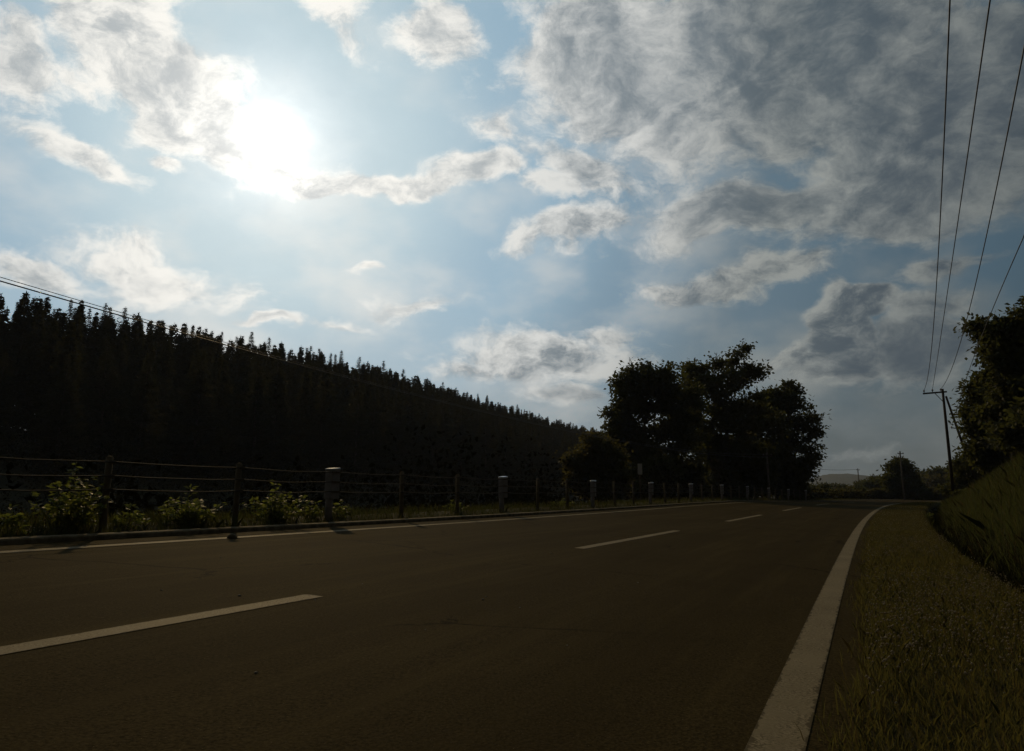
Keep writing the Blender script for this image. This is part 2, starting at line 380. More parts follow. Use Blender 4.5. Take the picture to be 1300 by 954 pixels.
def strip(name, mats, t, n, zf, mif=None, smooth=True, kind='structure', uv=0):
    T, N = np.meshgrid(t, n, indexing='ij'); x, y = pxy(T, N); z = zf(T, N)
    V = np.stack([x, y, z], -1).reshape(-1, 3); k = len(n)
    i = np.arange(len(t) - 1)[:, None] * k + np.arange(k - 1)[None, :]
    F = np.stack([i + 1, i, i + k, i + k + 1], -1).reshape(-1, 4)
    mi = mif(T[:-1, :-1], N[:-1, :-1]).ravel() if mif else None
    me = mesh_np(name, V, F, mats, mi, smooth)
    if uv:                                                               # u: metres across (or 0..1 across a painted line), v: metres along
        w = np.stack([N if uv == 1 else (N - n[0]) / (n[-1] - n[0]), T], -1).reshape(-1, 2)
        lay = me.uv_layers.new(name='across_along'); lp = np.zeros(len(me.loops), np.int32); me.loops.foreach_get('vertex_index', lp)
        lay.data.foreach_set('uv', w[lp].astype(np.float32).ravel())
    o = link(name, me); tag(o, kind=kind); return o

tg = np.concatenate([np.arange(-25, 60, .5), np.arange(60, 150, 2.0), np.arange(150, 300, 6.0)])
n_right = -np.concatenate([np.arange(.3, 8, .11), np.arange(8, 20, .8), np.arange(20, 120, 6)])[::-1]
n_left = np.concatenate([np.arange(8.1, 11, .2), np.arange(11, 40, 1.), np.arange(40, 260, 4.)])
n_all = np.concatenate([n_right, [-.12, .3, 3.0, 6.0, 7.7, 7.95], n_left])
def zterrain(T, N):
    z = ground(T, N); return z - np.where((N > -.2) & (N < 8.0), .25, 0.0)
def mterrain(T, N): return np.where(N < 0, np.where(N > ditch_n(T) + .05, 1, np.where(N > ditch_n(T) - .95, 2, 0)), np.where(N < 12, 1, 2))
strip('ground', [M['soil'], M['verge'], M['forest_floor']], tg, n_all, zterrain, mterrain)
tr = np.concatenate([np.arange(-25, 60, .4), np.arange(60, 200, 1.0)])
def edge_road(T, N):                                                     # broken right edge of the pavement
    return zroad(T, N)
strip('road', M['asphalt'], tr, np.array([-.34, -.1, .4, 1.2, 2.2, 3.4, 4.6, 5.8, 7.0, 7.95]), edge_road, uv=1)
strip('right_edge_line', M['paint'], tr, np.array([-.095, .095]), lambda T, N: zroad(T, N) + .004, uv=2)
strip('left_edge_line', M['paint'], tr, np.array([LEFT_LINE - .085, LEFT_LINE + .085]), lambda T, N: zroad(T, N) + .004, uv=2)
dash_t = [(-14.3, -8.2), (-1.7, 4.69), (10.1, 15.8), (21.4, 27.6), (33.4, 39.0), (45., 50.8), (57., 63.), (69., 75.), (81., 87.)]
for a, c in dash_t:
    strip('centre_line_dash', M['paint'], np.linspace(a, c, 12), np.array([LANE - .08, LANE + .08]), lambda T, N: zroad(T, N) + .004, uv=2)
# low concrete kerb along the fence side
def kerb_profile():
    prof = [(KERB - .05, -.05), (KERB - .045, .045), (KERB - .03, .06), (KERB + .10, .065), (KERB + .115, .05), (KERB + .12, -.05)]
    V = []; F = []
    for t in tr:
        for n, dz in prof:
            x, y = pxy(t, n); V.append((x, y, zroad(t, n) + dz))
    k = len(prof)
    for i in range(len(tr) - 1):
        for j in range(k - 1): F.append((i * k + j + 1, i * k + j, (i + 1) * k + j, (i + 1) * k + j + 1))
    tag(link('kerb', mesh_np('kerb', V, F, M['kerb'])), kind='structure')
kerb_profile()
# far land out to the horizon and the blue mountain seen above the road's end
def far_land():
    V = []; F = []; nr, na = 24, 96
    for i in range(nr):
        r = 150 * (14000 / 150) ** (i / (nr - 1))
        for j in range(na):
            a = 2 * math.pi * j / na; V.append((r * math.sin(a), r * math.cos(a), -6.5 - .0006 * r))
    V.append((0, 0, -6.5)); c = len(V) - 1
    for j in range(na): F.append((c, (j + 1) % na, j))
    for i in range(nr - 1):
        for j in range(na): F.append((i * na + j, i * na + (j + 1) % na, (i + 1) * na + (j + 1) % na, (i + 1) * na + j))
    tag(link('distant_land', mesh_np('distant_land', V, F, M['soil'])), kind='structure')
far_land()
def mountain():
    D = 1800.; V = []; F = []; prof = [(960, 630), (1000, 622), (1025, 612), (1040, 607), (1052, 604), (1062, 602), (1070, 602.5), (1078, 605.5), (1090, 611), (1110, 618), (1150, 626), (1180, 631)]
    xs = np.linspace(960, 1180, 90); ys = np.interp(xs, [q[0] for q in prof], [q[1] for q in prof]); m = 14
    for i, (u, v) in enumerate(zip(xs, ys)):
        a, z = ray(u, v); top = max(H + z * D, -5) + 1.2 * math.sin(i * 1.9) + 1.2 * math.sin(i * .7)
        for j in range(m):
            f = j / (m - 1) * 2 - 1; yy = D + f * 420
            V.append((a * D * (1 + .02 * f), yy, -25 + (top + 25) * (1 - f * f) ** .8 + 4 * vnoise(a * D, yy, .03, 3) * (1 - f * f)))
    for i in range(89):
        for j in range(m - 1): F.append((i * m + j, (i + 1) * m + j, (i + 1) * m + j + 1, i * m + j + 1))
    tag(link('distant_mountain', mesh_np('distant_mountain', V, F, M['far_hill'], smooth=True)), kind='structure')
mountain()

# ------------------------------------------------------------------ leaves
def quads(P, D, Nn, w, l):
    """leaf quads: base P, direction D, side from D x Nn; returns verts and faces (folded diamond, 4 corners)"""
    D = D / (np.linalg.norm(D, axis=1, keepdims=True) + 1e-9)
    Sd = np.cross(D, Nn); Sd /= (np.linalg.norm(Sd, axis=1, keepdims=True) + 1e-9)
    up = np.cross(Sd, D)
    w = np.asarray(w)[:, None]; l = np.asarray(l)[:, None]
    V = np.stack([P, P + D * l * .5 + Sd * w * .5 + up * l * .06, P + D * l - up * l * .05, P + D * l * .5 - Sd * w * .5 + up * l * .06], 1)
    k = len(P); return V.reshape(-1, 3), np.arange(k * 4).reshape(k, 4)
def rdir(k, up=0.0):
    v = rng.normal(size=(k, 3)); v[:, 2] += up; return v / np.linalg.norm(v, axis=1, keepdims=True)

def limb(mb, p0, p1, r0, r1, n=6, bend=.12, seg=5):
    p0, p1 = Vector(p0), Vector(p1); L = (p1 - p0).length; pts = []; k = Vector(rng.normal(size=3)) * bend * L
    for i in range(seg + 1):
        f = i / seg; pts.append(p0.lerp(p1, f) + k * math.sin(math.pi * f) * .5 + Vector(rng.normal(size=3)) * .012 * L * (0 < i < seg))
    mb.tube(pts, [r0 + (r1 - r0) * i / seg for i in range(seg + 1)], n)
    return pts

def broadleaf(lobes, trunks, leaf_w, leaf_l, clumps, per, leafmat, flat=.55, csize=.75, barkmat='bark', thick=.16, droop=0.0, stray=.22):
    """lobes: (x,y,z,rx,ry,rz) ellipsoids relative to the base; returns crown mesh and trunk mesh"""
    clumps = int(clumps * 1.7); lobes = list(lobes)
    for q in lobes[:]:                                                   # small side lobes break up the outline
        for _ in range(4):
            d = rdir(1, .5)[0]; f = rng.uniform(.22, .42); lobes.append((q[0] + d[0] * q[3], q[1] + d[1] * q[4], q[2] + d[2] * q[5], q[3] * f, q[4] * f, q[5] * f * 1.1))
    lob = np.array(lobes, float); vol = lob[:, 3] * lob[:, 4] * lob[:, 5]; pr = vol ** .8 / (vol ** .8).sum()
    tb = MB(); cps = []
    for i in range(clumps):
        b_ = lob[rng.choice(len(lob), p=pr)]
        d = rdir(1)[0]; r = rng.random() ** .42 * rng.uniform(.82, 1.08)
        cps.append(b_[:3] + d * r * b_[3:])
    cps = np.array(cps); cps[:, 2] = np.maximum(cps[:, 2], .25)
    roots = []
    for (x0, y0, x1, y1, z1, r) in trunks:
        pts = limb(tb, (x0, y0, -.3), (x1, y1, z1), r, r * .32, 9, .05, 8); roots += [(p_, r * (1 - .65 * i / 8)) for i, p_ in enumerate(pts) if i >= 2]
    rp = np.array([list(q[0]) for q in roots])
    mids = []
    for b_ in lob:                                                       # main limbs into every lobe
        i = np.argmin(np.linalg.norm(rp - b_[:3], axis=1) + .6 * np.clip(rp[:, 2] - b_[2] + b_[5] * .4, 0, 99))
        pts = limb(tb, rp[i], b_[:3] + np.array([0, 0, b_[5] * .35]), roots[i][1] * .6, .025, 6, .15); mids += [list(q) for q in pts[1:]]
    mids = np.array(mids + rp.tolist())
    for c in cps[::2]:
        i = np.argmin(np.linalg.norm(mids - c, axis=1) + .3 * np.clip(mids[:, 2] - c[2], 0, 99))
        limb(tb, mids[i], c, .028, .008, 4, .15, 3)
    P = []; Q = []
    for c in cps:
        k = int(1.5 * per * rng.uniform(.45, 1.5)); sz = csize * rng.uniform(.55, 1.3)
        d = rdir(k) * (rng.random((k, 1)) ** .5) * np.array([sz, sz, sz * flat])
        far = rng.random((k, 1)) < stray; d = d * np.where(far, 1.7, 1.0)
        d[:, 2] -= droop * (d[:, 0]**2 + d[:, 1]**2) ** .5
        P.append(c + d); Q.append(d / (sz + 1e-6) + rdir(k) * .9 + np.array([0, 0, -.25]))
    P = np.concatenate(P); Q = np.concatenate(Q); k = len(P); P[:, 2] = np.maximum(P[:, 2], .05)
    V, F = quads(P, Q, rdir(k, .6), 1.0 * leaf_w * rng.uniform(.6, 1.3, k), 1.0 * leaf_l * rng.uniform(.6, 1.3, k))
    return mesh_np('crown', V, F, M[leafmat]), tb.mesh('trunk', M[barkmat], True)

def place_tree(name, meshes, loc, label, cat='tree', group=None, rot=0.0, sc=1.0, parts=('crown', 'trunk')):
    e = empty(name, loc, label, cat, group); e.rotation_euler = (0, 0, rot); e.scale = (sc,) * 3 if not hasattr(sc, '__len__') else sc
    for p_, me in zip(parts, meshes): link(p_, me, e)
    return e

# ------------------------------------------------------------------ conifers on the ridge
def conifer(h, crown0, rad, seed, dens=1.0):
    r_ = np.random.default_rng(seed); tb = MB(); pts = []; lean = r_.normal(size=2) * .012 * h
    for i in range(9):
        f = i / 8; pts.append((lean[0] * f * f, lean[1] * f * f, -.5 + (h + .3) * f))
    tb.tube(pts, [.16 * (1 - f / 8) ** .8 + .012 for f in range(9)], 7)
    P = []; D = []; z = crown0 * h
    while z < h * .995:
        f = (z - crown0 * h) / (h * (1 - crown0)); L0 = rad * (min(1, (f + .06) * 5) * .85 + .15) * (1 - f) ** 1.12 + .05
        for j in range(int(5 + 4 * r_.random())):
            a = r_.uniform(0, 2 * math.pi); L = L0 * r_.uniform(.45, 1.22); lift = .30 * f + r_.uniform(-.22, .12)
            c, s_ = math.cos(a), math.sin(a); cx, cy = lean * (z / h) ** 2
            end = (cx + c * L, cy + s_ * L, z + lift * L)
            if r_.random() < .4: tb.tube([(cx, cy, z), end], [.022, .006], 3, False)
            k = max(3, int(L / .105 / dens ** 1.2))
            for q in range(k):
                g = (q + r_.random()) / k; sag = -.10 * math.sin(g * math.pi) * L
                for rep in range(3):
                    P.append((cx + c * L * g + r_.normal() * .05, cy + s_ * L * g + r_.normal() * .05, z + lift * L * g + sag + r_.normal() * .05))
                    sd_ = r_.choice((-1, 1)); D.append((c * .7 - s_ * sd_ * r_.uniform(.2, 1.2), s_ * .7 + c * sd_ * r_.uniform(.2, 1.2), r_.uniform(-.6, .45)))
        z += r_.uniform(.16, .34)
    for q in range(14): P.append((lean[0], lean[1], h - .05 - q * .09)); D.append((r_.normal() * .3, r_.normal() * .3, 1))
    P = np.array(P); D = np.array(D); k = len(P); tip = .45 + .55 * np.clip((h - P[:, 2]) / (.28 * h), 0, 1)
    V, F = quads(P, D, rdir(k), r_.uniform(.07, .16, k) * dens * tip, r_.uniform(.24, .46, k) * dens ** .5 * tip)
    return mesh_np('crown', V, F, M['needle']), tb.mesh('trunk', M['bark'], True)

con = [conifer(17, .34 + .05 * (i % 3), 3.3 + .5 * (i % 2), 100 + i) for i in range(6)]
low = [conifer(12, .05, 3.1 + .3 * i, 200 + i) for i in range(3)]
CON_L = ('dark slender conifer among the crowded plantation trees that line the ridge across the left', 'conifer', 'plantation conifers along the left ridge')
rl_len = np.linalg.norm(RB - RA); ncon = 0
SKY_PX = ([-200, 0, 100, 200, 290, 400, 500, 600, 700, 760, 900], [346, 368, 383, 406, 424, 443, 467, 499, 531, 545, 575])
def skyline_ok(x, y, top):
    """tip height at (x, y) that keeps the ridge trees on the skyline"""
    u = 650 + FOC * x / y; v = float(np.interp(u, *SKY_PX)); a, z = ray(u, v); return H + z * y
def conifer_at(x, y, pool, h, base_h):
    global ncon
    z = gz(x, y); me = pool[rng.integers(len(pool))]; s = h / base_h
    place_tree('conifer', me, (x, y, z), *CON_L, rot=rng.uniform(0, 6.28), sc=(s * rng.uniform(.85, 1.15), s * rng.uniform(.85, 1.15), s)); ncon += 1
for row, e in enumerate((0.0, 2.6)):
    s = -14.0 + row * 1.3
    while s < rl_len + 14:
        p_ = RA + RD * (s + rng.normal() * .5) + np.array((RD[1], -RD[0])) * (e + rng.normal() * .5)
        u = 650 + FOC * p_[0] / max(p_[1], 1); hs = skyline_ok(p_[0], p_[1], 0) - gz(*p_) if p_[1] > 20 else 16
        conifer_at(p_[0], p_[1], con, hs * (rng.uniform(.95, 1.055) if row == 0 else rng.uniform(.90, 1.01)), 17)
        s += rng.uniform(1.9, 4.4)
for e, st in ((7, 4.6), (14, 5.2), (23, 6.0), (33, 6.6)):
    s = -26.0 + 3 * rng.random() - e * .1
    while s < rl_len + 8:
        p_ = RA + RD * (s + rng.normal()) + np.array((RD[1], -RD[0])) * (e + rng.normal())
        t, n = tn_of(*p_)
        u = 650 + FOC * p_[0] / max(p_[1], 1)
        if p_[1] > 8 and n > 26 and -60 < u < 830:
            z = gz(*p_); hm = skyline_ok(p_[0], p_[1], 0) - z - (.6 if u > 200 else 5.0 if u < 120 else 2.0)
            h = min(rng.uniform(11.5, 15), hm * rng.uniform(.86, 1.0))
            if h > 4: conifer_at(p_[0], p_[1], low, h, 12)
        s += st * rng.uniform(.8, 1.2)
S['n'] = ncon; print('CONIFERS', ncon)
# the rest of the plantation, beyond the trees built one by one
def far_rows():
    base = [conifer(12, .25 if i < 3 else .03, 2.7, 300 + i, 1.9) for i in range(6)]; arr = []
    for cr, tk in base:
        V = np.empty(len(cr.vertices) * 3, np.float32); cr.vertices.foreach_get('co', V); arr.append(V.reshape(-1, 3))
        bpy.data.meshes.remove(cr); bpy.data.meshes.remove(tk)
    P = []
    for e, st, drop, lowp in ((-2.6, 1.9, .9, 0), (1.3, 1.7, .4, 0), (4.6, 2.2, .6, 0), (10.5, 3.2, 1.2, 1), (18.5, 3.6, 1.6, 1), (28, 4.2, 2.0, 1)):
        q = -22.0
        while q < rl_len + 25:
            p_ = RA + RD * (q + rng.normal() * .7) + np.array((RD[1], -RD[0])) * (e + rng.normal() * .6); q += st * rng.uniform(.7, 1.4)
            if p_[1] < 20: continue
            u = 650 + FOC * p_[0] / p_[1]
            if u < -120 or u > 860: continue
            if u < 170 and lowp and rng.random() < .55: continue
            z = gz(*p_); h = (skyline_ok(p_[0], p_[1], 0) - z - drop) * rng.uniform(.90, 1.02)
            V = arr[rng.integers(3) + (3 if lowp else 0)]; a = rng.uniform(0, 6.28); c, s_ = math.cos(a), math.sin(a); w = h / 12 * rng.uniform(.8, 1.05)
            P.append(np.stack([(V[:, 0] * c - V[:, 1] * s_) * w + p_[0], (V[:, 0] * s_ + V[:, 1] * c) * w + p_[1], V[:, 2] * h / 12 + z], 1))
    P = np.concatenate(P); tag(link('conifer_forest', mesh_np('conifer_forest', P, np.arange(len(P)).reshape(-1, 4), M['needle'])), 'dense dark conifer mass filling the plantation between the ridge trees', 'forest', kind='stuff')
far_rows()
# dark undergrowth at the forest's foot, a mass nobody could count
def thicket():
    P = []
    for i in range(1500):
        t = rng.uniform(-4, 130); n = 13 + 92 * rng.random() ** 1.25; x, y = pxy(t, n)
        if y < 6: continue
        z = float(ground(t, n)); hh = rng.uniform(1.4, 4.0); k = 210
        d = rdir(k) * rng.random((k, 1)) ** .4 * np.array([hh * .8, hh * .8, hh * .55]); P.append(np.array([x, y, z + hh * .45]) + d)
    P = np.concatenate(P); k = len(P)
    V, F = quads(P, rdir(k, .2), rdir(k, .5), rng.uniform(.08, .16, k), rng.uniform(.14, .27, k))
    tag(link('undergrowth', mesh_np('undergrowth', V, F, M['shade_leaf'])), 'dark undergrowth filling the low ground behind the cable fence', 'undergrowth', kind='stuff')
thicket()

# ------------------------------------------------------------------ the group of broad trees beyond the fence
def at(px, Y): return ray(px, 632)[0] * Y
def tree_from(px0, Y, lob_px, **k):
    """lobes given as photo pixels (x, y, half width, half height); the depth is the lobe's own width"""
    x0 = at(px0, Y); z0 = gz(x0, Y); L = []
    for (u, v, rw, rh) in lob_px:
        a, z = ray(u, v); L.append((a * Y - x0, rng.uniform(-.5, .5) * rw / FOC * Y, H + z * Y - z0, rw / FOC * Y, rw / FOC * Y * 1.0, rh / FOC * Y))
    return (x0, Y, z0), L
tl = [(815, 492, 28, 36), (795, 505, 24, 36), (840, 500, 22, 34), (790, 545, 30, 26), (850, 540, 22, 30), (815, 580, 45, 40), (776, 532, 12, 16), (866, 565, 28, 60), (800, 468, 9, 12), (822, 462, 8, 14), (842, 478, 9, 12)]
loc, L = tree_from(818, 66, tl); place_tree('broadleaf_tree', broadleaf(L, [(0, 0, .2, 0, 9.0, .2), (.3, .3, 1.2, .2, 7.5, .13), (-.2, .2, -1.0, .1, 8, .14)], .20, .32, 210, 62, 'leaf', csize=.75), loc,
    'broadleaf tree with a domed top, leftmost of the tall trees behind the cable fence', 'tree')
tl = [(905, 500, 38, 38), (938, 470, 22, 28), (880, 490, 22, 30), (955, 480, 12, 18), (925, 540, 42, 34), (890, 550, 30, 40), (915, 595, 50, 36), (868, 530, 20, 44), (962, 535, 24, 44), (945, 590, 40, 40), (912, 462, 9, 14), (888, 470, 9, 12), (940, 452, 9, 13), (962, 470, 10, 10)]
loc, L = tree_from(912, 76, tl); place_tree('broadleaf_tree', broadleaf(L, [(0, 0, .4, 0, 13, .26), (-.6, .2, -1.8, .2, 10, .16), (.5, 0, 1.8, 0, 12, .18)], .22, .34, 250, 62, 'leaf', csize=.8), loc,
    'tallest dark broadleaf tree behind the cable fence, its crown tip breaking above its neighbours', 'tree')
tl = [(990, 520, 26, 26), (1003, 505, 16, 18), (975, 525, 22, 26), (1020, 530, 18, 18), (1030, 550, 15, 9), (1024, 566, 14, 8), (1000, 560, 28, 26), (985, 595, 40, 34), (1018, 582, 14, 9), (960, 570, 30, 50), (1000, 600, 34, 30), (985, 500, 9, 12), (1005, 496, 8, 12)]
loc, L = tree_from(985, 82, tl); place_tree('broadleaf_tree', broadleaf(L, [(0, 0, .3, 0, 10.5, .22), (.5, .1, 2.0, .2, 8, .13)], .22, .34, 230, 58, 'leaf', flat=.38, csize=.85), loc,
    'dark broadleaf tree with layered side branches, nearest the far end of the road', 'tree')
tl = [(755, 580, 24, 34), (738, 600, 16, 28), (775, 600, 20, 30), (760, 615, 36, 20)]
loc, L = tree_from(757, 52, tl); place_tree('broadleaf_tree', broadleaf(L, [(0, 0, .1, 0, 3.8, .07), (.2, 0, .7, .1, 3.2, .05)], .17, .27, 110, 60, 'leaf_b', csize=.6), loc,
    'low bushy olive green tree at the left foot of the domed tree', 'tree')
tl = [(832, 608, 30, 24), (812, 618, 22, 18), (862, 612, 30, 22), (900, 615, 30, 20), (945, 614, 30, 20)]
for i, (u, v, w_, h_) in enumerate(tl):
    loc, L = tree_from(u, 62 + 4 * i, [(u, v, w_, h_), (u + 6, v - 8, w_ * .6, h_ * .7)])
    place_tree('bush', broadleaf(L, [(0, 0, .1, 0, 1.6, .05)], .17, .27, 70, 60, 'leaf_b' if i % 2 else 'leaf', csize=.6), loc,
        'dark bush packed under the broad trees behind the cable fence', 'bush', 'bushes under the broad trees')

# ------------------------------------------------------------------ trees on the cut slope at the right
def slope_tree(px, Y, lob, lab, trunks, **k):
    loc, L = tree_from(px, Y, lob); place_tree('broadleaf_tree', broadleaf(L, trunks, k.get('w', .15), k.get('l', .25), k.get('c', 260), k.get('per', 64), k.get('m', 'leaf'), csize=k.get('cs', .55)), loc, lab, 'tree')
slope_tree(1296, 36, [(1290, 440, 36, 40), (1320, 450, 50, 60), (1276, 470, 26, 40), (1300, 520, 55, 50), (1276, 520, 30, 45), (1350, 500, 50, 80), (1290, 412, 16, 12), (1340, 420, 40, 40)],
    'big dark leafy tree on the cut slope, cropped by the right edge of the picture', [(0, 0, .1, .2, 6, .15), (.3, .2, 1.2, .2, 5.5, .10)], c=330)
slope_tree(1262, 43, [(1254, 500, 22, 26), (1252, 535, 22, 26), (1264, 560, 26, 30), (1250, 578, 14, 18), (1272, 540, 24, 40), (1256, 520, 22, 30)],
    'smaller dark tree on the right slope, beside the leaning strut pole', [(0, 0, -.1, .1, 5, .12), (.2, .1, .5, .2, 4, .08)], c=190)
slope_tree(1335, 30, [(1330, 540, 40, 30), (1370, 520, 60, 60)], 'leafy tree mostly outside the picture at the top of the right slope', [(0, 0, .1, .2, 3, .1)], c=110)
slope_tree(1225, 60, [(1232, 606, 24, 20), (1250, 596, 26, 26), (1215, 614, 14, 14)], 'low dark scrub behind the foot of the wooden utility pole', [(0, 0, .1, .1, 1.6, .05)], c=90, w=.17, l=.27)
slope_tree(1226, 41, [(1226, 640, 9, 7), (1219, 644, 7, 5)], 'small dark round bush just right of the wooden utility pole', [(0, 0, .05, 0, .4, .02)], c=22, w=.09, l=.15, cs=.16)

# ------------------------------------------------------------------ far end of the road
tl = [(1143, 600, 16, 16), (1142, 588, 9, 11), (1132, 612, 14, 14), (1155, 612, 13, 15), (1143, 624, 22, 12)]
loc, L = tree_from(1143, 118, tl); place_tree('broadleaf_tree', broadleaf(L, [(0, 0, .1, 0, 5.5, .13)], .26, .42, 150, 55, 'leaf', csize=.75), loc,
    'lone pointed dark tree behind the pole at the far bend of the road', 'tree')
far_m = [broadleaf([(0, 0, 3.2, 2.2, 2.2, 2.2), (.8, 0, 4.6, 1.4, 1.4, 1.5), (-1, .4, 2.6, 1.6, 1.6, 1.8), (0, 0, 1.3, 2.4, 2.4, 1.3)], [(0, 0, .1, 0, 4.5, .12)], .34, .5, 70, 42, 'leaf_b' if i else 'leaf', csize=.9) for i in range(2)]
far_c = conifer(7.5, .06, 1.7, 900)
FAR_G = ('trees closing off the far end of the road')
for i, u in enumerate(np.arange(1012, 1246, 5.2)):
    Y = 190 + rng.uniform(-12, 14); x = at(u, Y); top = np.interp(u, [1012, 1085, 1100, 1160, 1185, 1215, 1245], [618, 617, 611, 605, 602, 597, 589]) + rng.normal() * 1.5
    a, z = ray(u, top); zt = H + z * Y; z0 = max(gz(x, Y), -3.0); h = max(zt - z0, 2.5)
    if i % 6 == 3: place_tree('conifer', far_c, (x, Y, z0), 'far pointed conifer in the dark tree belt that closes off the road', 'conifer', FAR_G, rng.uniform(0, 6), h * 1.1 / 7.5)
    else: place_tree('far_tree', far_m[i % 2], (x, Y, z0), 'far dark rounded tree in the belt that closes off the road', 'tree', FAR_G, rng.uniform(0, 6), (h / 6 * 1.0, h / 6 * 1.0, h / 6))
for i, u in enumerate(list(np.arange(1020, 1130, 7)) + list(np.arange(1163, 1222, 6))):
    Y = 122 + rng.uniform(-6, 6); x = at(u, Y); z0 = gz(x, Y); a, z = ray(u, 622 + rng.normal() * 1.5); h = max(H + z * Y - z0, 1.)
    place_tree('far_bush', far_m[i % 2], (x, Y, z0), 'low dark bush in the hedge where the road bends out of sight', 'bush', 'hedge bushes at the far bend', rng.uniform(0, 6), (h / 6 * 1.5, h / 6 * 1.5, h / 6))

# ------------------------------------------------------------------ guard cable fence
def fence():
    ts = np.linspace(-25, 120, 6000); x, y = pxy(ts, FENCE); s = np.concatenate([[0], np.cumsum(np.hypot(np.diff(x), np.diff(y)))])
    s0 = np.interp(t_at(415, FENCE), ts, s); step = (np.interp(t_at(753, FENCE), ts, s) - s0) / 6
    root = empty('guard_cable_fence', gpt(t_at(415, FENCE), FENCE), 'long roadside guard fence of three steel cables on grey and brown posts', 'fence')
    inv = Matrix.Translation(-root.location)
    body = MB(); hous = MB(); lid = MB(); clip = MB(); thin = MB(); ring = MB()
    body.tube([(0, 0, -.3), (0, 0, .90)], .066, 14)
    hous.box((.055, -.012, .62), (.25, .155, .50), bev=.012)
    lid.box((.055, -.012, .895), (.262, .168, .045), Matrix.Rotation(R(-4), 3, 'Y'), bev=.014)
    clip.box((.055, -.10, 0), (.27, .022, .026), bev=.004)
    thin.tube([(0, 0, -.3), (0, 0, .90)], .045, 12); thin.tube([(0, 0, .90), (0, 0, .915), (0, 0, .922)], [.045, .035, .012], 12)
    ring.box((0, -.056, 0), (.10, .03, .045), bev=.005)
    m_body = body.mesh('anchor_post', M['post'], True); m_h = hous.mesh('cable_housing', M['post']); m_l = lid.mesh('housing_lid', M['cap']); m_c = clip.mesh('cable_clamp', M['post_b'])
    m_t = thin.mesh('line_post', M['post_b'], True); m_r = ring.mesh('cable_bracket', M['post_b'])
    cab = [[], [], []]
    for k in range(-13, 28):
        sk = s0 + k * step * (.945 if k < 0 else 1.0); t = float(np.interp(sk, s, ts))
        if t < -24 or t > 88: continue
        X, dX = path(t); ang = math.atan2(1, float(dX)); p_ = gpt(t, FENCE) - root.location
        big = (k % 3 == 0)
        q = link('anchor_post' if big else 'line_post', m_body if big else m_t, root); q.location = p_
        q.rotation_euler = (rng.normal() * .012, rng.normal() * .012, ang + rng.normal() * .03)
        if big:
            for nm, me in (('cable_housing', m_h), ('housing_lid', m_l)): link(nm, me, q)
            for z in (.50, .67, .845): link('cable_clamp', m_c, q).location = (0, 0, z)
        else:
            for z in (.50, .67, .845): link('cable_bracket', m_r, q).location = (0, 0, z)
        ca, sa = math.cos(ang), math.sin(ang); o = .075 if not big else .10
        for i, z in enumerate((.50, .67, .845)): cab[i].append(p_ + Vector((sa * o, -ca * o, z)))
    for i in range(3):
        pts = []
        for a, c in zip(cab[i][:-1], cab[i][1:]):
            for f in (0, .25, .5, .75): pts.append(a.lerp(c, f) - Vector((0, 0, random.uniform(.012, .03) * math.sin(math.pi * f))))
        pts.append(cab[i][-1]); mb = MB(); mb.tube(pts, .0085, 6); mb.build('cable', M['cable'], root, True)
fence()
# small sign on a thin post by the trees
def sign():
    t = t_at(814, 9.3); p_ = gpt(t, 9.3); Y = p_.y; r = empty('roadside_sign', p_, 'small pale sign plate on a thin post in front of the domed tree', 'sign')
    top = H + ray(814, 589)[1] * Y - p_.z; mb = MB(); mb.tube([(0, 0, -.3), (0, 0, top - .02)], .028, 8); mb.build('post', M['post_b'], r, True)
    mb = MB(); mb.box((0, -.045, top - .24), (.20, .014, .48), bev=.004); mb.build('plate', M['sign_plate'], r)
sign()

# ------------------------------------------------------------------ utility poles and wires
def wire(name, pts, rad, label, group=None):
    """smooth hanging wire through 3-D points (quadratic in plan distance)"""
    P = np.array(pts, float); d = np.concatenate([[0], np.cumsum(np.linalg.norm(np.diff(P[:, :2], axis=0), axis=1))])
    cf = np.polyfit(d, P[:, 2], 2) if len(P) > 2 else None; out = []
    for q in np.linspace(0, d[-1], 60):
        x = np.interp(q, d, P[:, 0]); y = np.interp(q, d, P[:, 1]); z = np.polyval(cf, q) if cf is not None else np.interp(q, d, P[:, 2]); out.append((x, y, z))
    o0 = Vector(out[0]); mb = MB(); mb.tube([Vector(q) - o0 for q in out], rad, 6); o = mb.build(name, M['wire'], None, True); o.location = o0
    return tag(o, label, 'wire', group)
def hit(px, py, Y): a, z = ray(px, py); return Vector((a * Y, Y, H + z * Y))
def depth_for(px, py, z): return (z - H) / ray(px, py)[1]

